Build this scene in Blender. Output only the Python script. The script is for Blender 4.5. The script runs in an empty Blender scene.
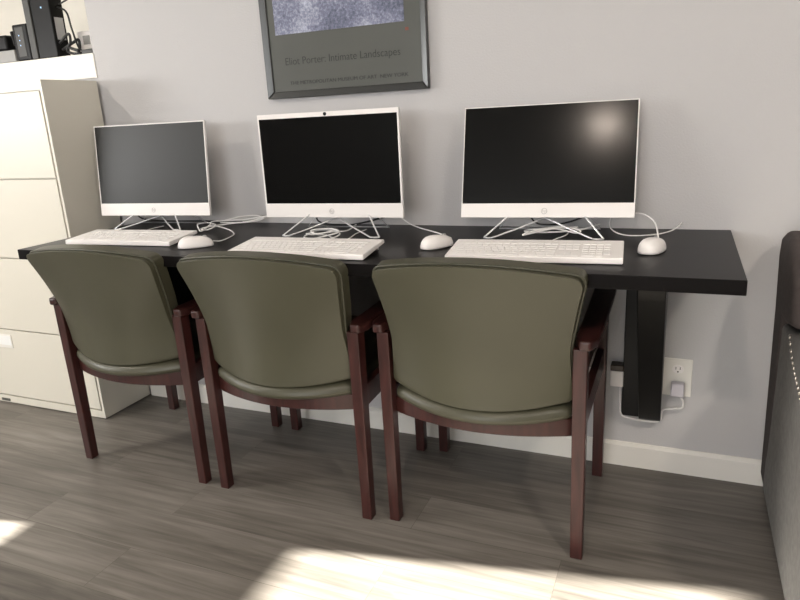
import bpy, bmesh, math, random
from mathutils import Vector, Matrix
random.seed(4)
PI = math.pi
SC = bpy.context.scene
COL = SC.collection

# ------------------------------------------------------------------ materials
def mat(name, col, rough=.5, metal=0., bump=None, var=None, spec=.5, coat=0., stretch=(1, 1, 1), emit=None):
    m = bpy.data.materials.new(name); m.use_nodes = True
    nt = m.node_tree; n = nt.nodes; L = nt.links
    b = n['Principled BSDF']
    b.inputs['Base Color'].default_value = (*col, 1)
    b.inputs['Roughness'].default_value = rough
    b.inputs['Metallic'].default_value = metal
    b.inputs['Specular IOR Level'].default_value = spec
    b.inputs['Coat Weight'].default_value = coat
    b.inputs['Coat Roughness'].default_value = .15
    if emit:
        b.inputs['Emission Color'].default_value = (*emit[0], 1)
        b.inputs['Emission Strength'].default_value = emit[1]
    tc = n.new('ShaderNodeTexCoord')
    mp = n.new('ShaderNodeMapping'); mp.inputs['Scale'].default_value = stretch
    L.new(tc.outputs['Object'], mp.inputs['Vector'])
    if bump:
        sc, st, dist = bump
        t = n.new('ShaderNodeTexNoise'); t.inputs['Scale'].default_value = sc; t.inputs['Detail'].default_value = 4
        L.new(mp.outputs[0], t.inputs['Vector'])
        bp = n.new('ShaderNodeBump'); bp.inputs['Strength'].default_value = st; bp.inputs['Distance'].default_value = dist
        L.new(t.outputs['Fac'], bp.inputs['Height']); L.new(bp.outputs[0], b.inputs['Normal'])
    if var:
        sc, amt = var
        t = n.new('ShaderNodeTexNoise'); t.inputs['Scale'].default_value = sc; t.inputs['Detail'].default_value = 5
        L.new(mp.outputs[0], t.inputs['Vector'])
        r = n.new('ShaderNodeValToRGB')
        r.color_ramp.elements[0].position = .3; r.color_ramp.elements[1].position = .7
        r.color_ramp.elements[0].color = (*[c*(1-amt) for c in col], 1)
        r.color_ramp.elements[1].color = (*[min(1, c*(1+amt)) for c in col], 1)
        L.new(t.outputs['Fac'], r.inputs[0]); L.new(r.outputs[0], b.inputs['Base Color'])
    return m

def floor_mat():
    m = bpy.data.materials.new('vinyl_plank'); m.use_nodes = True
    nt = m.node_tree; n = nt.nodes; L = nt.links; b = n['Principled BSDF']
    tc = n.new('ShaderNodeTexCoord')
    mp0 = n.new('ShaderNodeMapping'); mp0.inputs['Location'].default_value = (.39, .225, 0)
    L.new(tc.outputs['Object'], mp0.inputs[0])
    br = n.new('ShaderNodeTexBrick')
    br.offset = .37; br.offset_frequency = 2
    br.inputs['Scale'].default_value = 1; br.inputs['Brick Width'].default_value = 1.22; br.inputs['Row Height'].default_value = .178
    br.inputs['Mortar Size'].default_value = .0009; br.inputs['Mortar Smooth'].default_value = .2
    br.inputs['Color1'].default_value = (0, 0, 0, 1); br.inputs['Color2'].default_value = (1, 1, 1, 1)
    br.inputs['Mortar'].default_value = (.5, .5, .5, 1); br.inputs['Bias'].default_value = 0
    L.new(mp0.outputs[0], br.inputs['Vector'])
    # streaky grain, shifted by plank
    mp = n.new('ShaderNodeMapping'); mp.inputs['Scale'].default_value = (2.2, 42, 1)
    L.new(tc.outputs['Object'], mp.inputs[0])
    add = n.new('ShaderNodeVectorMath'); add.operation = 'MULTIPLY_ADD'
    L.new(br.outputs['Color'], add.inputs[0]); add.inputs[1].default_value = (7, 13, 5); L.new(mp.outputs[0], add.inputs[2])
    g = n.new('ShaderNodeTexNoise'); g.inputs['Scale'].default_value = 1.0; g.inputs['Detail'].default_value = 7; g.inputs['Roughness'].default_value = .62; g.inputs['Distortion'].default_value = .8
    L.new(add.outputs[0], g.inputs['Vector'])
    mp2 = n.new('ShaderNodeMapping'); mp2.inputs['Scale'].default_value = (1.1, 4.5, 1)
    L.new(tc.outputs['Object'], mp2.inputs[0])
    add2 = n.new('ShaderNodeVectorMath'); add2.operation = 'MULTIPLY_ADD'
    L.new(br.outputs['Color'], add2.inputs[0]); add2.inputs[1].default_value = (3, 9, 2); L.new(mp2.outputs[0], add2.inputs[2])
    g2 = n.new('ShaderNodeTexNoise'); g2.inputs['Scale'].default_value = 1.3; g2.inputs['Detail'].default_value = 3
    L.new(add2.outputs[0], g2.inputs['Vector'])
    mx = n.new('ShaderNodeMath'); mx.operation = 'MULTIPLY_ADD'
    L.new(g.outputs['Fac'], mx.inputs[0]); mx.inputs[1].default_value = .55
    m3 = n.new('ShaderNodeMath'); m3.operation = 'MULTIPLY'; L.new(g2.outputs['Fac'], m3.inputs[0]); m3.inputs[1].default_value = .45
    L.new(m3.outputs[0], mx.inputs[2])
    pv = n.new('ShaderNodeMath'); pv.operation = 'MULTIPLY_ADD'
    bw = n.new('ShaderNodeRGBToBW'); L.new(br.outputs['Color'], bw.inputs[0])
    L.new(bw.outputs[0], pv.inputs[0]); pv.inputs[1].default_value = .06; L.new(mx.outputs[0], pv.inputs[2])
    r = n.new('ShaderNodeValToRGB'); e = r.color_ramp.elements
    e[0].position = .33; e[0].color = (.068, .061, .053, 1)
    e[1].position = .72; e[1].color = (.245, .226, .202, 1)
    k = e.new(.52); k.color = (.148, .134, .117, 1)
    L.new(pv.outputs[0], r.inputs[0])
    dk = n.new('ShaderNodeMixRGB'); dk.blend_type = 'MULTIPLY'; dk.inputs[2].default_value = (.74, .72, .70, 1)
    L.new(br.outputs['Fac'], dk.inputs[0]); L.new(r.outputs[0], dk.inputs[1])
    L.new(dk.outputs[0], b.inputs['Base Color'])
    b.inputs['Roughness'].default_value = .42; b.inputs['Specular IOR Level'].default_value = .35
    bp = n.new('ShaderNodeBump'); bp.inputs['Strength'].default_value = .12; bp.inputs['Distance'].default_value = .002
    L.new(g.outputs['Fac'], bp.inputs['Height']); L.new(bp.outputs[0], b.inputs['Normal'])
    return m

def art_mat():
    m = bpy.data.materials.new('art_print'); m.use_nodes = True
    nt = m.node_tree; n = nt.nodes; L = nt.links; b = n['Principled BSDF']
    tc = n.new('ShaderNodeTexCoord')
    t = n.new('ShaderNodeTexNoise'); t.inputs['Scale'].default_value = 85; t.inputs['Detail'].default_value = 8; t.inputs['Roughness'].default_value = .8
    L.new(tc.outputs['Object'], t.inputs['Vector'])
    t2 = n.new('ShaderNodeTexNoise'); t2.inputs['Scale'].default_value = 6; t2.inputs['Detail'].default_value = 3
    L.new(tc.outputs['Object'], t2.inputs['Vector'])
    a = n.new('ShaderNodeMath'); a.operation = 'MULTIPLY_ADD'; a.inputs[1].default_value = .45
    L.new(t2.outputs['Fac'], a.inputs[0])
    s = n.new('ShaderNodeMath'); s.operation = 'MULTIPLY'; s.inputs[1].default_value = .6; L.new(t.outputs['Fac'], s.inputs[0])
    L.new(s.outputs[0], a.inputs[2])
    r = n.new('ShaderNodeValToRGB'); e = r.color_ramp.elements
    e[0].position = .40; e[0].color = (.06, .07, .11, 1)
    e[1].position = .64; e[1].color = (.50, .53, .64, 1)
    k = e.new(.52); k.color = (.19, .205, .30, 1)
    L.new(a.outputs[0], r.inputs[0]); L.new(r.outputs[0], b.inputs['Base Color'])
    b.inputs['Roughness'].default_value = .35
    return m

M = dict(
    wall=mat('grey_wall_paint', (.532, .524, .528), .62, bump=(170, .35, .003), spec=.3),
    cream=mat('cream_wall_paint', (.80, .77, .70), .65, bump=(170, .3, .003), spec=.3),
    white_trim=mat('white_trim_paint', (.80, .78, .73), .4, bump=(60, .05, .001)),
    ceiling=mat('ceiling_paint', (.80, .79, .77), .8, bump=(120, .3, .003)),
    floor=floor_mat(),
    steel=mat('cream_painted_steel', (.70, .67, .585), .38, bump=(400, .04, .0005)),
    steel_gap=mat('steel_gap', (.10, .095, .085), .6),
    badge=mat('dark_badge', (.09, .09, .08), .4),
    paper=mat('label_paper', (.86, .87, .86), .4),
    desk=mat('black_laminate', (.0065, .0058, .0058), .30, bump=(90, .03, .0006), var=(25, .15), spec=.07, stretch=(.3, 3, 1)),
    deskpost=mat('black_painted_wood', (.004, .004, .004), .42, bump=(60, .06, .001), stretch=(3, 3, .3), spec=.25),
    vinyl=mat('olive_vinyl', (.066, .064, .042), .38, bump=(220, .10, .001), var=(4, .07), spec=.4),
    piping=mat('dark_olive_piping', (.055, .054, .036), .4, spec=.4),
    wood=mat('cherry_stained_wood', (.040, .0115, .0098), .34, var=(14, .35), stretch=(5, 5, .6), bump=(60, .04, .0006), spec=.5),
    wood_h=mat('cherry_stained_wood_arm', (.036, .0115, .010), .28, var=(14, .35), stretch=(5, .6, 5), bump=(60, .04, .0006), spec=.55),
    white=mat('white_plastic', (.86, .83, .81), .34, bump=(300, .02, .0003)),
    key=mat('white_keycap', (.84, .82, .80), .38),
    screen=mat('dark_screen', (.0032, .0032, .0030), .165, spec=.15),
    mscreen=mat('matte_dark_screen', (.006, .0065, .006), .42, spec=.55),
    lens=mat('camera_lens', (.01, .01, .012), .1),
    logo=mat('grey_logo', (.55, .53, .52), .35),
    chrome=mat('chrome_rod', (.82, .82, .83), .28, metal=.55),
    greyp=mat('grey_plastic', (.30, .30, .30), .45),
    cable=mat('white_cable', (.82, .81, .80), .42),
    bcable=mat('black_cable', (.012, .012, .012), .45),
    black=mat('black_plastic', (.006, .006, .006), .42, bump=(200, .05, .0005), spec=.2),
    dgrey=mat('charcoal_plastic', (.055, .055, .052), .5, bump=(200, .05, .0005)),
    lgrey=mat('light_grey_plastic', (.33, .33, .32), .5),
    silver=mat('silver_sticker', (.45, .45, .45), .35),
    frame=mat('gunmetal_frame', (.07, .072, .072), .3, metal=.7, bump=(120, .03, .0004)),
    mount=mat('grey_poster_board', (.092, .096, .087), .35, var=(3, .08), spec=.4),
    art=art_mat(),
    ink=mat('poster_ink', (.014, .015, .014), .5),
    red=mat('red_ink', (.20, .06, .04), .5),
    sofa=mat('lit_taupe_sofa_fabric', (.16, .155, .148), .88, bump=(520, .5, .0015), var=(60, .14), spec=.2),  # same fabric as the back, the light on the arm put into its colour
    sofa_shaded=mat('shaded_taupe_sofa_fabric', (.060, .050, .048), .88, bump=(520, .5, .0015), var=(60, .14), spec=.2),  # same fabric as the arm, darkened to carry the shade on the back
    nail=mat('nickel_nail', (.80, .76, .68), .2, metal=1.),
    slot=mat('outlet_slot', (.02, .02, .02), .6),
    brown=mat('brown_plastic', (.05, .035, .025), .45),
    purple=mat('pale_grey_plug', (.55, .53, .58), .4),
    lamp=mat('lamp_diffuser', (.9, .9, .9), .5, emit=((1, .88, .74), 14)),
    glow=mat('status_light', (.3, .4, .6), .4, emit=((.45, .7, 1), 1.2)),
)

# ------------------------------------------------------------------ helpers
def rootmat(o):
    return Matrix.Translation(o.location) @ o.rotation_euler.to_matrix().to_4x4()

def world_of(o):
    m = rootmat(o)
    while o.parent:
        o = o.parent; m = rootmat(o) @ m
    return m

def obj(name, bm, m, parent=None, world=False, smooth=False, bevel=0, seg=3, label=None, wn=False):
    me = bpy.data.meshes.new(name)
    if world and parent is not None:
        bm.transform(world_of(parent).inverted())
    bmesh.ops.recalc_face_normals(bm, faces=bm.faces)
    bm.to_mesh(me); bm.free()
    me.materials.append(m if not isinstance(m, str) else M[m])
    for p in me.polygons: p.use_smooth = smooth or bevel > 0
    o = bpy.data.objects.new(name, me); COL.objects.link(o)
    if parent is not None: o.parent = parent
    if bevel:
        b = o.modifiers.new('bevel', 'BEVEL'); b.width = bevel; b.segments = seg; b.limit_method = 'ANGLE'; b.angle_limit = .7
        w = o.modifiers.new('wn', 'WEIGHTED_NORMAL'); w.keep_sharp = False
    if label: o['label'] = label
    return o

def thing(name, label, cat, loc=(0, 0, 0), rot=(0, 0, 0), group=None):
    o = bpy.data.objects.new(name, None); COL.objects.link(o); o.empty_display_size = .05
    o.location = loc; o.rotation_euler = rot
    o['label'] = label; o['category'] = cat
    if group: o['group'] = group
    return o

def tag(o, label, cat, group=None):
    o['label'] = label; o['category'] = cat
    if group: o['group'] = group
    return o

def struct(name, bm, m, bevel=0, parent=None, smooth=False):
    o = obj(name, bm, m, parent=parent, bevel=bevel, smooth=smooth)
    o['kind'] = 'structure'
    return o

def box(bm, x0, x1, y0, y1, z0, z1, mx=None):
    vs = [bm.verts.new(v) for v in ((x0, y0, z0), (x1, y0, z0), (x1, y1, z0), (x0, y1, z0), (x0, y0, z1), (x1, y0, z1), (x1, y1, z1), (x0, y1, z1))]
    for f in ((0, 3, 2, 1), (4, 5, 6, 7), (0, 1, 5, 4), (1, 2, 6, 5), (2, 3, 7, 6), (3, 0, 4, 7)):
        bm.faces.new([vs[i] for i in f])
    if mx is not None: bmesh.ops.transform(bm, matrix=mx, verts=vs)
    return bm

def B(*a, **k): return box(bmesh.new(), *a, **k)

def hexa(bm, lo, hi):
    """lo, hi : four points each (a loop) -> closed block"""
    a = [bm.verts.new(p) for p in lo]; b = [bm.verts.new(p) for p in hi]
    bm.faces.new(a[::-1]); bm.faces.new(b)
    for i in range(4): bm.faces.new((a[i], a[(i+1) % 4], b[(i+1) % 4], b[i]))
    return bm

def prism(bm, pts, ax, a, b):
    """extrude a closed 2-D outline along an axis from a to b"""
    def P(u, v, w):
        return {0: (w, u, v), 1: (u, w, v), 2: (u, v, w)}[ax]
    A = [bm.verts.new(P(u, v, a)) for u, v in pts]; C = [bm.verts.new(P(u, v, b)) for u, v in pts]
    n = len(pts)
    bm.faces.new(A); bm.faces.new(C[::-1])
    for i in range(n): bm.faces.new((A[i], C[i], C[(i+1) % n], A[(i+1) % n]))
    return bm

def cyl(bm, p, q, r, n=16, r2=None):
    p = Vector(p); q = Vector(q); d = (q-p).normalized()
    u = d.orthogonal().normalized(); v = d.cross(u); r2 = r if r2 is None else r2
    a = [bm.verts.new(p+(u*math.cos(t)+v*math.sin(t))*r) for t in [2*PI*i/n for i in range(n)]]
    b = [bm.verts.new(q+(u*math.cos(t)+v*math.sin(t))*r2) for t in [2*PI*i/n for i in range(n)]]
    bm.faces.new(a[::-1]); bm.faces.new(b)
    for i in range(n): bm.faces.new((a[i], a[(i+1) % n], b[(i+1) % n], b[i]))
    return bm

def spline(pts, n=8):
    P = [Vector(p) for p in pts]
    if len(P) < 3: return P
    Q = [P[0]*2-P[1]] + P + [P[-1]*2-P[-2]]
    out = []
    for i in range(1, len(Q)-2):
        for k in range(n):
            t = k/n
            a, b, c, d = Q[i-1], Q[i], Q[i+1], Q[i+2]
            out.append(.5*((2*b)+(c-a)*t+(2*a-5*b+4*c-d)*t*t+(3*b-a-3*c+d)*t**3))
    out.append(P[-1])
    return out

def tube(bm, pts, r, n=8, closed=False):
    P = [Vector(p) for p in pts]; N = len(P)
    rings = []; u = None
    for i in range(N):
        if closed: d = (P[(i+1) % N]-P[i-1])
        else: d = P[min(i+1, N-1)]-P[max(i-1, 0)]
        d = d.normalized() if d.length > 1e-9 else Vector((0, 0, 1))
        u = (d.orthogonal() if u is None else u-d*u.dot(d)).normalized()
        v = d.cross(u)
        rings.append([bm.verts.new(P[i]+(u*math.cos(2*PI*k/n)+v*math.sin(2*PI*k/n))*r) for k in range(n)])
    for i in range(N if closed else N-1):
        a = rings[i]; b = rings[(i+1) % N]
        for k in range(n): bm.faces.new((a[k], a[(k+1) % n], b[(k+1) % n], b[k]))
    if not closed:
        bm.faces.new(rings[0][::-1]); bm.faces.new(rings[-1])
    return bm

def shell(fr, ff, nu, nv):
    """closed slab between two surfaces fr(u,v) and ff(u,v), u,v in 0..1"""
    bm = bmesh.new()
    A = [[bm.verts.new(fr(i/nu, j/nv)) for j in range(nv+1)] for i in range(nu+1)]
    C = [[bm.verts.new(ff(i/nu, j/nv)) for j in range(nv+1)] for i in range(nu+1)]
    for i in range(nu):
        for j in range(nv):
            bm.faces.new((A[i][j], A[i+1][j], A[i+1][j+1], A[i][j+1]))
            bm.faces.new((C[i][j], C[i][j+1], C[i+1][j+1], C[i+1][j]))
    ed = [(i, 0) for i in range(nu)] + [(nu, j) for j in range(nv)] + [(i, nv) for i in range(nu, 0, -1)] + [(0, j) for j in range(nv, 0, -1)]
    for k in range(len(ed)):
        a = ed[k]; b = ed[(k+1) % len(ed)]
        bm.faces.new((A[a[0]][a[1]], C[a[0]][a[1]], C[b[0]][b[1]], A[b[0]][b[1]]))
    return bm

def copy_tree(o, parent=None):
    c = o.copy(); COL.objects.link(c); c.parent = parent
    for ch in list(o.children): copy_tree(ch, c)
    return c

def text(name, s, size, m, mx, parent, align='LEFT', width=None, ext=.0003):
    cu = bpy.data.curves.new(name, 'FONT'); cu.body = s; cu.size = size; cu.align_x = align; cu.extrude = ext; cu.offset = -.010*size if size > .03 else 0
    t = bpy.data.objects.new(name, cu); COL.objects.link(t)
    bpy.context.view_layer.update()
    me = bpy.data.meshes.new_from_object(t.evaluated_get(bpy.context.evaluated_depsgraph_get()))
    COL.objects.unlink(t); bpy.data.objects.remove(t)
    bm = bmesh.new(); bm.from_mesh(me)
    if width:
        xs = [v.co.x for v in bm.verts]; k = width/(max(xs)-min(xs))
        for v in bm.verts: v.co.x *= k
    bm.transform(mx)
    return obj(name, bm, m, parent)

# ------------------------------------------------------------------ the room
XL, XR, YR, ZC = -4.7, 2.4, -5.6, 2.62
WE = -2.405          # where the grey wall ends above the ledge
struct('floor', B(XL-.1, XR+.1, YR-.1, .02, -.08, 0), 'floor')
struct('ceiling', B(XL-.1, XR+.1, YR-.1, .7, ZC, ZC+.08), 'ceiling')
bm = B(WE, XR+.1, 0, .12, 0, ZC); box(bm, XL-.1, WE, 0, .12, 0, 1.425)
struct('wall_back', bm, 'wall')
struct('trim_1', B(XL, WE+.004, -.005, .50, 1.425, 1.523), 'white_trim', bevel=.003)
bm = B(XL-.1, WE, .50, .58, 1.3, ZC); box(bm, WE, WE+.1, .12, .58, 1.3, ZC)
struct('wall_niche', bm, 'cream')
# left wall with its window (two openings, one above the other)
wy0, wy1 = -3.45, -1.445
bm = B(XL-.1, XL, YR-.1, wy0, 0, ZC); box(bm, XL-.1, XL, wy1, .58, 0, ZC)
box(bm, XL-.1, XL, wy0, wy1, 0, .86); box(bm, XL-.1, XL, wy0, wy1, 1.80, ZC)
struct('wall_left', bm, 'wall')
bm = B(XL-.09, XL-.01, wy0, wy1, .86, .90); box(bm, XL-.09, XL-.01, wy0, wy1, 1.00, 1.31); box(bm, XL-.09, XL-.01, wy0, wy1, 1.76, 1.80)  # unseen wide middle bar added to block sun between the floor patches
struct('window_1', bm, 'white_trim')
struct('wall_right', B(XR, XR+.1, YR-.1, .12, 0, ZC), 'wall')
rx0, rx1 = -2.3, .1
bm = B(XL-.1, rx0, YR-.1, YR, 0, ZC); box(bm, rx1, XR+.1, YR-.1, YR, 0, ZC)
box(bm, rx0, rx1, YR-.1, YR, 0, .7); box(bm, rx0, rx1, YR-.1, YR, 2.3, ZC)
struct('wall_front', bm, 'wall')
bm = B(rx0, rx1, YR-.08, YR-.02, .70, .75); box(bm, rx0, rx1, YR-.08, YR-.02, 2.25, 2.3)
for x in (rx0, (rx0+rx1)/2-.025, rx1-.05): box(bm, x, x+.05, YR-.08, YR-.02, .75, 2.25)
struct('window_2', bm, 'white_trim')
def skirting(x0, x1, y0, y1): return B(x0, x1, y0, y1, 0, .087)
struct('baseboard_back', prism(bmesh.new(), [(-.014, 0), (0, 0), (0, .087), (-.005, .087), (-.014, .076)], 0, -2.39, XR), 'white_trim')

# ------------------------------------------------------------------ filing cabinet
CX0, CX1, CF, CH = -3.31, -2.396, -.283, 1.412
cab = thing('filing_cabinet', 'tall cream steel lateral filing cabinet standing left of the black desk', 'filing cabinet', ((CX0+CX1)/2, (CF-.02)/2, 0))
bm = B(CX0, CX1, CF+.012, -.016, .006, CH)
box(bm, CX0, CX0+.012, CF, CF+.013, .006, CH); box(bm, CX1-.012, CX1, CF, CF+.013, .006, CH)
box(bm, CX0+.012, CX1-.012, CF, CF+.013, CH-.036, CH); box(bm, CX0+.012, CX1-.012, CF, CF+.013, .006, .040)
obj('body', bm, 'steel', cab, world=True)
zs = [.044, .376, .707, 1.041, 1.374]
for i in range(4):
    d = obj('drawer', B(CX0+.015, CX1-.015, CF-.004, CF+.010, zs[i]+.003, zs[i+1]-.002), 'steel', cab, world=True, bevel=.002, seg=2)
    if i == 0:
        obj('label_holder', B(-2.995, -2.883, CF-.007, CF-.003, .288, .352), 'white_trim', d, world=True, bevel=.001, label='white label holder')
        obj('label_card', B(-2.990, -2.888, CF-.008, CF-.0065, .302, .345), 'paper', d, world=True)
obj('badge', B(-3.050, -2.995, CF-.003, CF+.003, .012, .024), 'badge', cab, world=True, label='small dark badge on the base')

# ------------------------------------------------------------------ things on the ledge above the cabinet
LZ = 1.5232
t = thing('network_tower', 'tall black tower unit with a silver sticker on the ledge above the filing cabinet', 'network box', (-2.65, .05, LZ))
obj('casing', B(-2.716, -2.606, .002, .070, LZ, LZ+.36), 'black', t, world=True, bevel=.005)
obj('lit_side', B(-2.753, -2.7165, -.004, .06, LZ, LZ+.36), 'dgrey', t, world=True, bevel=.004, label='narrow side of the tower with its lit tone painted in')  # narrow face of the tower, light on it painted as a paler grey
obj('sticker', B(-2.609, -2.6045, .016, .058, LZ+.070, LZ+.158), 'silver', t, world=True, label='silver sticker')
obj('status_light', B(-2.655, -2.651, -.0005, .004, LZ+.195, LZ+.201), 'glow', t, world=True)
t = thing('modem', 'slim black modem standing upright left of the black tower unit on the ledge', 'modem', (-2.808, .04, LZ))
obj('casing', B(-2.850, -2.760, .0, .09, LZ, LZ+.148), 'black', t, world=True, bevel=.008)
obj('front_panel', B(-2.832, -2.782, -.002, .004, LZ+.015, LZ+.137), 'dgrey', t, world=True, bevel=.003)
for k in range(3): obj('status_light', B(-2.812, -2.808, -.0032, .001, LZ+.06+.02*k, LZ+.064+.02*k), 'glow', t, world=True)
t = thing('router', 'flat grey box with a black antenna at the left of the ledge', 'router', (-2.97, .05, LZ))
obj('casing', B(-3.10, -2.860, .0, .10, LZ, LZ+.050), 'lgrey', t, world=True, bevel=.004)
bm = cyl(bmesh.new(), (-2.876, .03, LZ+.047), (-2.876, .03, LZ+.075), .006); cyl(bm, (-2.876, .03, LZ+.07), (-2.888, .03, LZ+.128), .010, r2=.009)
obj('antenna', bm, 'black', t, world=True, bevel=.003)
t = tag(obj('receiver_box', B(-3.12, -2.905, .005, .09, LZ+.0505, LZ+.115), 'black', bevel=.012), 'small black box lying on top of the flat grey box', 'network box')
t = thing('power_adapter', 'white power adapter with a thin cable at the right end of the ledge', 'adapter', (-2.56, .1, LZ))
obj('casing', B(-2.585, -2.482, .10, .16, LZ, LZ+.105), 'white', t, world=True, bevel=.006)
obj('label_card', B(-2.552, -2.515, .098, .101, LZ+.05, LZ+.085), 'lgrey', t, world=True)
obj('cord', tube(bmesh.new(), spline([(-2.46, .12, LZ+.10), (-2.44, .10, LZ+.20), (-2.50, .06, LZ+.235), (-2.53, .05, LZ+.228), (-2.603, .05, LZ+.21)]), .0035), 'dgrey', t, world=True)
bm = bmesh.new()
tube(bm, spline([(-2.603, .04, LZ+.20), (-2.535, .02, LZ+.17), (-2.515, .015, LZ+.10), (-2.50, .02, LZ+.03), (-2.46, .02, LZ+.006)]), .004)
tube(bm, spline([(-2.603, .02, LZ+.055), (-2.535, .01, LZ+.085), (-2.52, .0, LZ+.05), (-2.545, .0, LZ+.02), (-2.52, .01, LZ+.006), (-2.48, .01, LZ+.006)]), .0055)
tube(bm, spline([(-2.603, .03, LZ+.03), (-2.53, .02, LZ+.05), (-2.505, .03, LZ+.06), (-2.50, .02, LZ+.02), (-2.53, .0, LZ+.03), (-2.48, .0, LZ+.012)]), .006)
tag(obj('cable_tangle', bm, 'bcable', smooth=True), 'tangle of black cables lying right of the black tower unit on the ledge', 'cable')
tag(obj('connector_block', B(-2.475, -2.412, .005, .04, LZ, LZ+.018), 'dgrey', bevel=.004), 'small flat dark connector at the right end of the ledge', 'connector')

# ------------------------------------------------------------------ framed poster
PX0, PX1, PZ0, PZ1 = -1.563, -.934, 1.2907, 2.17
pic = thing('framed_poster', 'large framed poster with a bluish picture above lettering on the grey wall', 'poster', ((PX0+PX1)/2, -.012, PZ0))
fw = .024
def frame_side(a, b, c, d):   # outer a-b, inner c-d corner points (x,z)
    lo = [(p[0], -.003, p[1]) for p in (a, b, c, d)]
    hi = [(p[0], -.026, p[1]) for p in (a, b)] + [(p[0], -.016, p[1]) for p in (c, d)]
    return hexa(bmesh.new(), lo, hi)
o4 = [(PX0, PZ0), (PX1, PZ0), (PX1, PZ1), (PX0, PZ1)]
i4 = [(PX0+fw, PZ0+fw), (PX1-fw, PZ0+fw), (PX1-fw, PZ1-fw), (PX0+fw, PZ1-fw)]
for k in range(4):
    obj('frame_rail', frame_side(o4[k], o4[(k+1) % 4], i4[(k+1) % 4], i4[k]), 'frame', pic, world=True, bevel=.003)
obj('poster_sheet', B(PX0+.018, PX1-.018, -.012, -.004, PZ0+.018, PZ1-.018), 'mount', pic, world=True)
obj('picture', B(-1.512, -1.014, -.0135, -.0115, 1.507, 2.09), 'art', pic, world=True)
TX = lambda x, z: Matrix.Translation((x-pic.location.x, -.0124-pic.location.y, z-pic.location.z)) @ Matrix.Rotation(PI/2, 4, 'X')
text('lettering', 'Eliot Porter: Intimate Landscapes', .036, M['ink'], TX(-1.484, 1.404), pic, width=.448)
text('lettering', 'THE METROPOLITAN MUSEUM OF ART  NEW YORK', .017, M['ink'], TX(-1.470, 1.336), pic, width=.462)
obj('red_mark', B(-1.012, -1.000, -.0128, -.0118, 1.478, 1.488), 'red', pic, world=True)

# ------------------------------------------------------------------ desk
DL, DY, DH, DB = -2.271, -.6136, .83, .795
desk = thing('wall_desk', 'long black laminate desk fixed along the grey wall on black brackets', 'desk', ((DL)/2, DY/2, 0))
obj('desktop', B(DL, 0, DY, -.001, DB, DH), 'desk', desk, world=True, bevel=.002)
for bx in (-.214, -1.95):
    bk = obj('bracket', prism(bmesh.new(), [(-.034, .200), (-.046, .200), (-.062, .213), (-.48, .73), (-.48, DB), (-.034, DB)], 0, bx-.016, bx+.052), 'deskpost', desk, world=True, bevel=.003)
    obj('wall_plate', B(bx-.072, bx+.044, -.033, -.001, .200, DB), 'deskpost', bk, world=True, bevel=.003)

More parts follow.
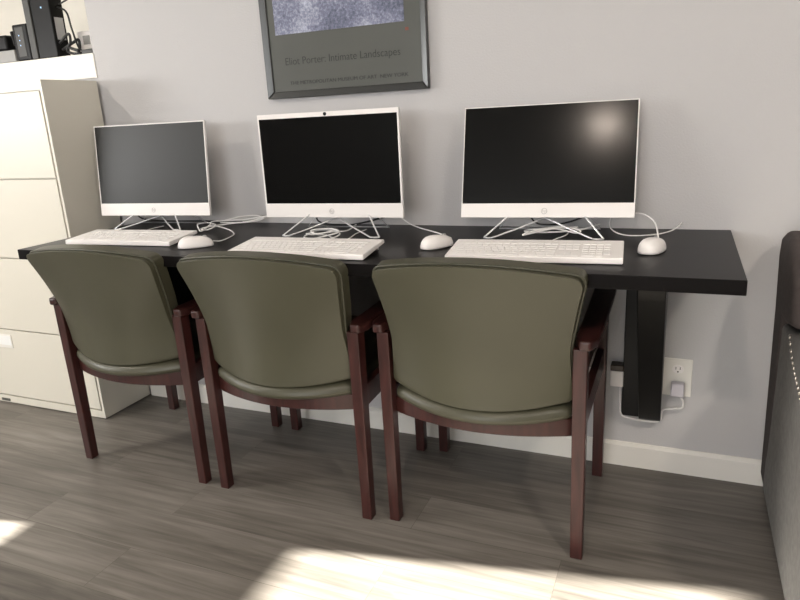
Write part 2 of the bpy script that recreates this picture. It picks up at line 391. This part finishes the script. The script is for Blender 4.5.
# ------------------------------------------------------------------ all-in-one computers
def computer(label, x, y, z, yaw, tilt, w, h, chin, top, side, camera, feet, scr='screen'):
    r = thing('desktop_computer', label, 'computer', (x, y, DH), (0, 0, yaw), 'all-in-one computers on the desk')
    zb = z-DH
    T = Matrix.Translation((0, 0, zb)) @ Matrix.Rotation(-tilt, 4, 'X')      # panel frame: x right, y back, z up
    def bx(*a): return B(*a, mx=T)
    body = bmesh.new()
    th = .012
    box(body, -w/2, w/2, .0015, th, 0, h, mx=T)
    # bulged back
    lo = [(-w*.40, th, h*.12), (w*.40, th, h*.12), (w*.40, th, h*.9), (-w*.40, th, h*.9)]
    hi = [(-w*.28, th+.026, h*.2), (w*.28, th+.026, h*.2), (w*.28, th+.026, h*.75), (-w*.28, th+.026, h*.75)]
    hb = hexa(bmesh.new(), lo, hi); hb.transform(T)
    me = bpy.data.meshes.new('tmp'); hb.to_mesh(me); body.from_mesh(me); hb.free(); bpy.data.meshes.remove(me)
    obj('housing', body, 'white', r, bevel=.003)
    obj('bezel', (lambda b: (box(b, -w/2+.0005, -w/2+side, 0, .002, chin, h-.0005, mx=T), box(b, w/2-side, w/2-.0005, 0, .002, chin, h-.0005, mx=T), box(b, -w/2+side, w/2-side, 0, .002, h-top, h-.0005, mx=T), b)[-1])(bmesh.new()), 'white', r)
    obj('screen', bx(-w/2+side, w/2-side, .0006, .003, chin, h-top), scr, r, label='dark switched-off screen')
    ch = obj('chin', bx(-w/2, w/2, -.001, .003, 0, chin), 'white', r, bevel=.001, seg=2)
    bm = bmesh.new(); tube(bm, [T @ Vector((.0085*math.cos(a), -.0012, chin*.45+.0085*math.sin(a))) for a in [2*PI*k/24 for k in range(24)]], .0009, 6, closed=True)
    lg = obj('logo', bm, 'logo', ch)
    text('logo_letters', 'hp', .0145, M['logo'], T @ Matrix.Translation((-.0062, -.0012, chin*.45-.0035)) @ Matrix.Rotation(PI/2, 4, 'X') @ Matrix.Shear('XY', 4, (.2, 0)) if False else T @ Matrix.Translation((-.0068, -.0012, chin*.45-.0035)) @ Matrix.Rotation(PI/2, 4, 'X'), ch)
    if camera:
        c = bmesh.new(); cyl(c, T @ Vector((0, .001, h-top*.5)), T @ Vector((0, -.0012, h-top*.5)), .0058, 20)
        obj('webcam', c, 'lens', r)
    # stand : chrome rod bent to an M, with a hinge block behind the panel
    st = bmesh.new()
    hy = .042; hz = zb+.045
    fl, fr = feet
    fz = .004
    pts = [(fl[0], fl[1], fz), (fl[0]+.060, hy*.4, zb-.012+.004), (fl[0]+.088, hy, hz)]
    inv = Matrix.Rotation(-yaw, 4, 'Z')
    def rod(ps): tube(st, spline([Vector(p) for p in ps], 6),   .0028, 8)
    rod([(fl[0], fl[1], fz), (fl[0]+.056, (fl[1]+hy)/2, (fz+hz)/2), (fl[0]+.112, hy, hz)])
    rod([(fr[0], fr[1], fz), (fr[0]-.050, (fr[1]+hy)/2, (fz+hz)/2), (fr[0]-.100, hy, hz)])
    rod([(fl[0]+.026, fl[1]-.004, fz), ((fl[0]+.026)*.55, fl[1]*.55+.034*.45, zb*.42), (-.010, .030, zb*.83), (.010, .030, zb*.83), ((fr[0]-.030)*.55, fr[1]*.55+.034*.45, zb*.42), (fr[0]-.030, fr[1]-.003, fz)])
    tube(st, [(fl[0], fl[1], fz), (fl[0]+.013, fl[1]-.006, fz), (fl[0]+.026, fl[1]-.004, fz)],   .0028)
    tube(st, [(fr[0], fr[1], fz), (fr[0]-.015, fr[1]-.006, fz), (fr[0]-.030, fr[1]-.003, fz)],   .0028)
    rear = [(-.16, .115, fz), (.16, .115, fz)]
    tube(st, [(fl[0]+.112, hy, hz), (-.16, .115, fz), (.16, .115, fz), (fr[0]-.100, hy, hz)],   .0028)
    sd = obj('stand', st, 'chrome', r, smooth=True, label='chrome rod stand')
    obj('hinge_block', B(-.11, .11, .036, .060, zb+.035, zb+.075), 'greyp', sd, bevel=.004)
    return r

c1 = computer('left computer with a thin white bezel and a greyish switched-off screen beside the filing cabinet', -2.051, -.171, .881, .064, .108, .52, .352, .048, .004, .004, False, [(-.165, -.045), (.150, -.045)], 'mscreen')
c2 = computer('middle computer with a webcam in its wider top bezel below the framed poster', -1.239, -.196, .886, .038, .012, .52, .350, .048, .0155, .006, True, [(-.160, -.070), (.200, -.072)])
c3 = computer('right computer with a tilted dark screen showing a soft glow at its upper right', -.524, -.165, .888, .058, .259, .52, .345, .044, .003, .003, False, [(-.176, -.050), (.178, -.052)])

# ------------------------------------------------------------------ keyboards
def keyboard(label, x, y, yaw, tilt, cord):
    r = thing('keyboard', label, 'keyboard', (x, y, DH), (0, 0, yaw), 'white keyboards on the desk')
    W, D = .452, .158
    T = Matrix.Translation((0, 0, .001)) @ Matrix.Rotation(tilt, 4, 'X')       # front edge at y=0
    bm = hexa(bmesh.new(), [(-W/2, 0, 0), (W/2, 0, 0), (W/2, D, 0), (-W/2, D, 0)], [(-W/2, .003, .016), (W/2, .003, .016), (W/2, D, .012), (-W/2, D, .012)])
    bm.transform(T)
    obj('casing', bm, 'white', r, bevel=.003)
    k = bmesh.new()
    def key(x0, x1, y0, y1):
        z0 = .0145-.004*(y0/D); lo = [(x0, y0, z0), (x1, y0, z0), (x1, y1, z0), (x0, y1, z0)]
        e = .0012; hi = [(x0+e, y0+e, z0+.0028), (x1-e, y0+e, z0+.0028), (x1-e, y1-e, z0+.0026), (x0+e, y1-e, z0+.0026)]
        hexa(k, lo, hi)
    p = .019; g = .0013; x0 = -W/2+.012
    rows = [('b', .013), ('z', .013+p), ('a', .013+2*p), ('q', .013+3*p), ('1', .013+4*p), ('f', .013+5*p+.006)]
    lay = {'b': [1.25, 1.25, 1.25, 6.25, 1.25, 1.25, 1.25, 1.25], 'z': [2.25]+[1]*10+[2.75], 'a': [1.75]+[1]*11+[2.25], 'q': [1.5]+[1]*12+[1.5], '1': [1]*13+[2], 'f': [1]*15}
    for n, y0 in rows:
        cx = x0; hh = p if n != 'f' else p*.72
        for wd in lay[n]:
            key(cx, cx+wd*p*.965-g, y0, y0+hh-g); cx += wd*p*.965
        if n == 'b': cols = [(0, 1), (1, 1), (2, 1), (3.35, 2), (5.35, 1)]
        elif n == 'z': cols = [(1, 1), (3.35, 1), (4.35, 1), (5.35, 1), (6.35, 1)]
        elif n == 'a': cols = [(3.35, 1), (4.35, 1), (5.35, 1)]
        else: cols = [(0, 1), (1, 1), (2, 1), (3.35, 1), (4.35, 1), (5.35, 1), (6.35, 1)]
        for cxx, wd in cols:
            a = x0+15*p*.965+.004+cxx*p*.965*.97
            if a+wd*p*.93 < W/2-.004: key(a, a+wd*p*.93-g, y0, y0+hh-g)
    k.transform(T)
    obj('keycaps', k, 'key', r)
    hgt = D*math.sin(tilt)
    for sx in (-1, 1): obj('foot', B(sx*W*.42-.018, sx*W*.42+.018, D*.90, D*.96, .0003, hgt*.92+.003), 'white', r)
    obj('cord', tube(bmesh.new(), spline([Vector(p) for p in cord], 8), .0021), 'cable', r, world=True, smooth=True)
    return r
CZ = DH+.0026
keyboard('left white keyboard in front of the computer beside the filing cabinet', -1.928, -.500, .055, .095,
         [(-1.94, -.338, DH+.016), (-1.99, -.29, CZ), (-2.045, -.22, CZ), (-2.05, -.13, CZ)])
keyboard('middle white keyboard in front of the computer with the webcam', -1.168, -.580, .020, .115,
         [(-1.14, -.418, DH+.018), (-1.135, -.36, CZ), (-1.135, -.28, CZ), (-1.15, -.20, CZ), (-1.15, -.12, CZ)])
keyboard('right white keyboard in front of the computer with the glowing reflection', -.490, -.528, .070, .115,
         [(-.50, -.366, DH+.018), (-.50, -.30, CZ), (-.48, -.22, CZ), (-.46, -.15, CZ), (-.46, -.09, CZ)])

# ------------------------------------------------------------------ mice
def mouse(label, x, y, yaw, cord):
    r = thing('computer_mouse', label, 'mouse', (x, y, DH), (0, 0, yaw), 'white mice on the desk')
    bm = bmesh.new(); nu, nv = 28, 12
    L, W, H = .114, .064, .034
    rings = []
    for j in range(nv+1):
        v = j/nv; a = v*PI/2
        rr = math.cos(a)**.62 if j < nv else 0; zz = .002+H*math.sin(a)**.9
        ring = []
        for i in range(nu):
            t = 2*PI*i/nu
            cx = math.copysign(abs(math.cos(t))**.75, math.cos(t)); cy = math.copysign(abs(math.sin(t))**.85, math.sin(t))
            px = cx*W/2*rr; py = cy*L/2*rr
            ring.append(bm.verts.new((px, py, zz*(1-.12*py/(L/2)))))
        rings.append(ring)
    for j in range(nv):
        for i in range(nu): bm.faces.new((rings[j][i], rings[j][(i+1) % nu], rings[j+1][(i+1) % nu], rings[j+1][i]))
    bm.faces.new(rings[0][::-1]); bmesh.ops.remove_doubles(bm, verts=bm.verts, dist=1e-6)
    obj('shell', bm, 'white', r, smooth=True)
    w = bmesh.new(); cyl(w, (-.0035, .030, .0285), (.0035, .030, .0285), .0085, 18)
    obj('scroll_wheel', w, 'lgrey', r, bevel=.001)
    obj('cord', tube(bmesh.new(), spline([Vector(p) for p in cord], 8), .0022), 'cable', r, world=True, smooth=True)
    return r
mouse('white mouse beside the left keyboard, behind the back of the middle chair', -1.602, -.475, -.85,
      [(-1.560, -.437, DH+.014), (-1.575, -.38, CZ), (-1.585, -.32, CZ), (-1.61, -.26, CZ), (-1.68, -.19, CZ), (-1.77, -.13, CZ), (-1.84, -.105, CZ)])
mouse('white mouse on the desk between the middle and right keyboards', -.800, -.366, -.45,
      [(-.775, -.314, DH+.014), (-.805, -.23, CZ), (-.876, -.154, CZ), (-.96, -.08, CZ), (-1.01, -.06, CZ+.012), (-1.05, -.05, CZ+.035)])
mouse('white mouse at the right end of the desk beside the right keyboard', -.206, -.338, -.22,
      [(-.194, -.283, DH+.014), (-.196, -.25, DH+.030), (-.210, -.19, DH+.055), (-.245, -.13, DH+.066), (-.29, -.10, DH+.062), (-.34, -.09, DH+.055)])
# loose cables
def cable(label, group, pts, r=.0021, m='cable', name='power_cable'):
    return tag(obj(name, tube(bmesh.new(), spline(pts, 8), r), m, smooth=True), label, 'cable', group)
cable('bundle of white power cable looped on the desk right of the left computer stand', None,
      [(-1.80, -.06, CZ+.014), (-1.74, -.045, CZ+.026), (-1.68, -.03, CZ+.030), (-1.63, -.04, CZ+.022), (-1.65, -.07, CZ+.014), (-1.72, -.11, CZ+.012), (-1.76, -.19, CZ+.014), (-1.775, -.235, CZ+.012), (-1.74, -.245, CZ+.010), (-1.735, -.20, CZ+.018), (-1.79, -.15, CZ+.016), (-1.84, -.12, CZ+.014),
       (-1.825, -.19, CZ+.020), (-1.77, -.255, CZ+.018), (-1.745, -.27, CZ+.010), (-1.75, -.21, CZ+.024), (-1.82, -.10, CZ+.016), (-1.70, -.05, CZ+.018), (-1.62, -.03, CZ+.028), (-1.69, -.08, CZ+.012), (-1.80, -.09, CZ+.010)], .0026)
cable('white power cable coiled on the desk under the middle computer', None,
      [(-1.20, -.10, CZ+.012), (-1.20, -.17, CZ+.004), (-1.22, -.23, CZ+.010), (-1.275, -.245, CZ+.006), (-1.30, -.27, CZ+.010), (-1.275, -.30, CZ+.014), (-1.22, -.28, CZ+.008), (-1.185, -.30, CZ+.004), (-1.18, -.26, CZ+.010), (-1.215, -.245, CZ+.018), (-1.27, -.255, CZ+.018), (-1.295, -.30, CZ+.004), (-1.25, -.315, CZ+.003), (-1.20, -.30, CZ+.012), (-1.175, -.275, CZ+.020), (-1.22, -.25, CZ+.024), (-1.28, -.275, CZ+.022), (-1.24, -.305, CZ+.016), (-1.19, -.28, CZ+.024)], .0026)
cable('white power cable looped on the desk under the right computer', None,
      [(-.37, -.07, CZ+.022), (-.42, -.12, CZ+.012), (-.50, -.17, CZ+.012), (-.575, -.165, CZ+.010), (-.580, -.135, CZ+.010), (-.50, -.14, CZ+.018), (-.43, -.165, CZ+.010), (-.42, -.145, CZ+.014), (-.48, -.13, CZ+.022), (-.56, -.18, CZ+.014), (-.575, -.215, CZ+.010), (-.50, -.17, CZ+.022), (-.43, -.12, CZ+.020)], .0026)
cable('white cable bowing over the desk behind the right mouse', None,
      [(-.34, -.06, CZ+.045), (-.335, -.09, CZ+.012), (-.29, -.13, CZ), (-.22, -.12, CZ), (-.165, -.07, CZ+.004), (-.135, -.03, CZ+.022)], .0019)
cable('black power cable on the desk behind the left computer', None, [(-2.25, -.06, CZ+.05), (-2.25, -.04, CZ+.015), (-2.15, -.028, CZ+.002), (-1.95, -.025, CZ+.004), (-1.84, -.02, CZ+.002), (-1.75, -.018, CZ+.002)], .0032, 'bcable')
cable('black power cable on the desk behind the middle computer', None, [(-1.36, -.08, CZ+.07), (-1.355, -.09, CZ+.02), (-1.25, -.06, CZ+.004), (-1.12, -.05, CZ+.03), (-1.07, -.07, CZ+.05)], .0032, 'bcable')
cable('black power cable on the desk behind the right computer', None, [(-.60, -.06, CZ+.06), (-.56, -.07, CZ+.02), (-.48, -.05, CZ+.02), (-.40, -.06, CZ+.05)], .0028, 'bcable')

# ------------------------------------------------------------------ chairs
def make_chair():
    r = thing('guest_chair', '', 'chair', (0, 0, 0), (0, 0, 0), 'olive chairs pulled up to the desk')
    LX, LY = .275, .226
    # back legs : square, tapering to the foot, up to the arm
    def leg(sx, sy, top):
        a, b = .0185, .0165
        bot = [(sx*LX+dx*b, sy*LY+dy*b, 0) for dx, dy in ((-1, -1), (1, -1), (1, 1), (-1, 1))]
        tp = [(sx*LX+dx*a, sy*LY+dy*a*1.15, top) for dx, dy in ((-1, -1), (1, -1), (1, 1), (-1, 1))]
        return hexa(bmesh.new(), bot, tp)
    for sx in (-1, 1):
        obj('leg', leg(sx, -1, .621), 'wood', r, bevel=.003)
        obj('leg', leg(sx, 1, .640), 'wood', r, bevel=.003)
        # arm: flat bar, rounded at both ends, widening to the front and rising a little
        prof = []
        NY = 14
        bm = bmesh.new(); rows = []
        for j in range(NY+1):
            v = j/NY; y = -LY-.030+v*(2*LY+.08)
            zc = .620+.024*v-.006*math.sin(PI*v)
            x0 = sx*(LX-.016-.010*v); x1 = sx*(LX+.040)
            pin = .014*(max(0, 1-v*14)**2+max(0, 1-(1-v)*10)**2)
            x0 += sx*pin; x1 -= sx*pin
            rows.append([bm.verts.new(p) for p in ((x0, y, zc), (x1, y, zc), (x1, y, zc+.027), (x0, y, zc+.027))])
        for j in range(NY):
            for k in range(4): bm.faces.new((rows[j][k], rows[j][(k+1) % 4], rows[j+1][(k+1) % 4], rows[j+1][k]))
        bm.faces.new(rows[0][::-1]); bm.faces.new(rows[-1])
        obj('armrest', bm, 'wood_h', r, bevel=.007)
        obj('side_rail', hexa(bmesh.new(), [(sx*LX-.011, -LY+.012, .372), (sx*LX+.011, -LY+.012, .372), (sx*LX+.011, LY-.012, .395), (sx*LX-.011, LY-.012, .395)],
            [(sx*LX-.011, -LY+.012, .440), (sx*LX+.011, -LY+.012, .440), (sx*LX+.011, LY-.012, .462), (sx*LX-.011, LY-.012, .462)]), 'wood', r, bevel=.002)
    obj('front_rail', B(-LX+.012, LX-.012, LY-.012, LY+.012, .392, .45), 'wood', r, bevel=.002)
    # bowed rear rail
    bul = .060
    X = LX-.014
    yb = lambda u, e=0: -LY-bul*(1-(2*u-1)**2)+e
    obj('rear_rail', shell(lambda u, v: ((2*u-1)*X, yb(u, .012), .363+.050*v), lambda u, v: ((2*u-1)*X, yb(u, .034), .363+.050*v), 18, 1), 'wood', r, bevel=.002)
    # seat cushion
    def seat(top):
        def f(u, v):
            uu = 2*u-1
            hw = LX-.020
            y0 = -LY-.084*(1-uu*uu)+.002; y1 = LY+.035-.02*uu**4
            y = y0+(y1-y0)*v
            d = min(v, 1-v)*(y1-y0); rr = .03
            z = .4135+.022*v-.013*(1-uu*uu)*(1-v)
            if top:
                e = 1-max(abs(uu)**6, (abs(2*v-1))**10)
                z += .032+.030*v+.016*e
            return (uu*hw, y, z)
        return f
    obj('seat', shell(seat(False), seat(True), 20, 16), 'vinyl', r, bevel=.022, seg=4)
    # backrest
    z0, z1, zt = .463, .833, .021
    R = .036
    def rows(j, nv):
        v = j; return v
    def surf(off, gx, gz):
        def f(u, v):
            uu = 2*u-1
            # denser rows and columns at the rim
            s = .5-.5*math.cos(PI*v); uu = math.sin(uu*PI/2)
            s = s*.85+v*.15; uu = uu*.85+(2*u-1)*.15
            H = z1-z0
            d = s*H; dt = H-d
            hw = .257-.011*min(1, s/.40)+.030*max(0, (s-.40)/.60)**1.4+gx*min(1, max(0, (s-.42)/.2))
            if dt < R: hw -= R-math.sqrt(max(0, R*R-(R-dt)**2))
            rb = .020
            if d < rb: hw -= rb-math.sqrt(max(0, rb*rb-(rb-d)**2))
            z = z0+d+(zt*(1-uu*uu)+gz)*max(0, s)**2-.020*(1-uu*uu)*(1-s)**2
            lean = -.006-.125*s**1.5
            y = -LY+lean-(.076-.046*s)*(1-uu*uu)+off+.006
            return (uu*hw+.022*s**1.5, y, z)
        return f
    bk = obj('backrest', shell(surf(0, 0, 0), surf(.022, 0, 0), 24, 26), 'vinyl', r, bevel=.006, seg=3)
    obj('back_cushion', shell(surf(.021, .004, .006), surf(.058, .006, .012), 24, 26), 'vinyl', r, bevel=.016, seg=4)
    fs = surf(.020, .0035, .003)
    rim = [fs(0, k/40) for k in range(2, 41)] + [fs(k/40, 1) for k in range(1, 41)] + [fs(1, 1-k/40) for k in range(1, 39)]
    obj('piping', tube(bmesh.new(), rim, .0042, 8), 'piping', bk, smooth=True)
    return r
ch = make_chair()
spots = [(-1.9082, -.3274, -.0137, 'left olive vinyl armchair, its back facing us, nearest the filing cabinet'),
         (-1.2616, -.3356, -.0102, 'middle olive vinyl armchair, its back below the computer with the webcam'),
         (-.6269, -.3201, -.0071, 'right olive vinyl armchair, its back facing us, nearest the desk bracket')]
for i, (x, y, a, l) in enumerate(spots):
    o = ch if i == 0 else copy_tree(ch)
    o.location = (x, y, 0); o.rotation_euler = (0, 0, a); o['label'] = l

# ------------------------------------------------------------------ wall outlet, plug, cable, second adapter
ow = thing('wall_outlet', 'white duplex outlet on the grey wall right of the desk bracket', 'outlet', (-.119, 0, .343))
obj('cover_plate', B(-.163, -.076, -.006, -.0005, .279, .409), 'white_trim', ow, world=True, bevel=.003)
for zc in (.373, .315):
    bm = bmesh.new(); prism(bm, [(-.119+.0175*math.copysign(abs(math.cos(t))**.9, math.cos(t)), zc+.0145*math.sin(t)) for t in [2*PI*k/24 for k in range(24)]], 1, -.008, -.003)
    rc = obj('receptacle', bm, 'white', ow, world=True, bevel=.0008, seg=2)
    bm = bmesh.new()
    box(bm, -.1265, -.1245, -.0086, -.0075, zc-.001, zc+.008); box(bm, -.1138, -.1118, -.0086, -.0075, zc-.001, zc+.008)
    cyl(bm, (-.119, -.0086, zc-.008), (-.119, -.0075, zc-.008), .0026, 12)
    obj('slots', bm, 'slot', rc, world=True)
pg = thing('power_plug', 'pale plug with a white cord pushed into the outlet by the desk bracket', 'plug', (-.115, -.02, .315))
obj('plug_body', B(-.137, -.097, -.040, -.0088, .288, .334), 'purple', pg, world=True, bevel=.005)
obj('cord', tube(bmesh.new(), spline([(-.108, -.03, .290), (-.098, -.03, .272), (-.100, -.03, .250), (-.125, -.03, .243), (-.150, -.028, .238), (-.159, -.03, .228), (-.165, -.040, .200), (-.20, -.045, .1945), (-.255, -.040, .195), (-.285, -.036, .204), (-.2925, -.012, .24), (-.294, -.008, .29), (-.296, -.010, .3)], 8), .0032), 'cable', pg, world=True, smooth=True)
ad = thing('wall_adapter', 'small white adapter with a brown top on the wall left of the desk bracket', 'adapter', (-.307, -.015, .34))
obj('casing', B(-.325, -.283, -.038, -.0005, .302, .358), 'white', ad, world=True, bevel=.004)
obj('cap', B(-.3255, -.2825, -.040, -.0005, .358, .380), 'brown', ad, world=True, bevel=.004, label='brown cap')

# ------------------------------------------------------------------ sofa
SX = .146
sofa = thing('sofa', 'grey upholstered sofa with a nailhead-trimmed arm at the right edge', 'sofa', (1.0, -.45, 0))
bm = bmesh.new()
prism(bm, [(-.012, .04), (-.150, .04), (-.158, .609), (-.22, .614), (-.36, .645), (-.33, .76), (-.275, .825), (-.20, .850), (-.12, .852), (-.058, .830), (-.024, .775), (-.012, .60)], 0, SX-.008, SX+1.75)
for v in bm.verts:
    if v.co.x < .5: v.co.x -= .018*max(0, (v.co.z-.35)/.5)-.004
obj('backrest', bm, 'sofa_shaded', sofa, world=True, bevel=.022, seg=4)
bm = prism(bmesh.new(), [(-.10, .04), (-.93, .04), (-.93, .58), (-.88, .635), (-.60, .660), (-.42, .648), (-.216, .603), (-.10, .598)], 0, SX-.006, SX+.19)
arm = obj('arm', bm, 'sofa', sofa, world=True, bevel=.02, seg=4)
bm = prism(bmesh.new(), [(-.10, .04), (-.93, .04), (-.93, .58), (-.88, .635), (-.60, .660), (-.42, .648), (-.216, .603), (-.10, .598)], 0, SX+1.55, SX+1.745)
obj('arm', bm, 'sofa', sofa, world=True, bevel=.02, seg=4)
def arc(y):
    P = [(-.285, .605), (-.293, .602), (-.314, .590), (-.341, .574), (-.372, .564), (-.406, .554), (-.446, .546), (-.492, .537), (-.62, .515), (-.86, .475)]
    for a, b in zip(P, P[1:]):
        if y <= a[0] and y >= b[0]: return a[1]+(b[1]-a[1])*(y-a[0])/(b[0]-a[0])
    return P[-1][1]
yy = -.290
while yy > -.84:
    bm = bmesh.new(); bmesh.ops.create_uvsphere(bm, u_segments=10, v_segments=6, radius=.0068)
    for v in bm.verts: v.co.x *= .55
    bm.transform(Matrix.Translation((SX-.0065, yy, arc(yy))))
    obj('nail', bm, 'nail', arm, world=True, smooth=True)
    yy -= .021
obj('seat_base', B(SX+.185, SX+1.555, -.90, -.10, .06, .30), 'sofa', sofa, world=True, bevel=.02)
for k in range(2):
    obj('seat_cushion', B(SX+.19+k*.683, SX+.19+(k+1)*.683-.006, -.92, -.38, .30, .45), 'sofa', sofa, world=True, bevel=.035, seg=4)
for x in (SX+.03, SX+1.68):
    for y in (-.88, -.08): obj('leg', B(x, x+.05, y, y+.05, 0, .045), 'wood', sofa, world=True, bevel=.003)

# ------------------------------------------------------------------ ceiling lamps (outside the frame, they light the room)
def can(label, x, y, watts, size=.20, col=(1, .90, .78)):
    r = thing('ceiling_lamp', label, 'lamp', (x, y, ZC-.03), (0, 0, 0), 'round ceiling lamps')
    bm = bmesh.new(); cyl(bm, (0, 0, .029), (0, 0, 0), size/2+.02, 32, r2=size/2+.012); obj('rim', bm, 'white_trim', r)
    bm = bmesh.new(); cyl(bm, (0, 0, .001), (0, 0, -.008), size/2, 32); obj('diffuser', bm, 'lamp', r)
    l = bpy.data.lights.new('lamp', 'AREA'); l.shape = 'DISK'; l.size = size; l.energy = watts; l.color = col
    o = bpy.data.objects.new('lamp_light', l); COL.objects.link(o); o.location = (x, y, ZC-.045)
    return r
can('round ceiling lamp behind the camera facing the right computer', -.345, -2.77, 24, .13, (1, .84, .72))
can('round ceiling lamp at the right of the room', 1.05, -2.35, 34)
can('round ceiling lamp at the left above the filing cabinet side', -3.5, -1.75, 28)

# ------------------------------------------------------------------ daylight
def area(name, loc, rot, sx, sy, watts, col):
    l = bpy.data.lights.new(name, 'AREA'); l.shape = 'RECTANGLE'; l.size = sx; l.size_y = sy; l.energy = watts; l.color = col
    o = bpy.data.objects.new(name, l); COL.objects.link(o); o.location = loc; o.rotation_euler = rot
    return o
area('window_daylight', ((rx0+rx1)/2, YR+.02, 1.5), (PI/2, 0, 0), rx1-rx0-.1, 1.45, 66, (1, .985, .96))
area('side_window_daylight', (XL+.02, (wy0+wy1)/2, 1.51), (0, -PI/2, 0), .44, wy1-wy0-.05, 60, (1, .985, .96))
sun = bpy.data.lights.new('sun', 'SUN'); sun.energy = 80; sun.angle = math.radians(.6); sun.color = (1, .95, .86)
so = bpy.data.objects.new('sun', sun); COL.objects.link(so)
d = Vector((1, .185, -.364)); so.rotation_euler = d.to_track_quat('-Z', 'Y').to_euler(); so.location = (-8, -3, 4)
w = bpy.data.worlds.new('daylight'); SC.world = w; w.use_nodes = True
bg = w.node_tree.nodes['Background']; bg.inputs[0].default_value = (.80, .88, 1, 1); bg.inputs[1].default_value = 1.5

# ------------------------------------------------------------------ camera
cd = bpy.data.cameras.new('camera'); cam = bpy.data.objects.new('camera', cd); COL.objects.link(cam)
R_ = Vector((0.9205434, 0.3870005, -0.0532011)); U_ = Vector((-0.0592919, 0.2730312, 0.9601763)); F_ = Vector((-0.3861143, 0.8807296, -0.2742831))
mw = Matrix.Identity(4)
for i in range(3):
    mw[i][0] = R_[i]; mw[i][1] = U_[i]; mw[i][2] = -F_[i]
mw[0][3], mw[1][3], mw[2][3] = -0.14427, -2.15646, 1.216387
cam.matrix_world = mw
cd.sensor_width = 36; cd.lens = 653.343/800*36; cd.clip_start = .05
SC.camera = cam
vs = SC.view_settings
vs.view_transform = 'Standard'; vs.look = 'None'; vs.gamma = 1; vs.exposure = 0; vs.use_curve_mapping = False
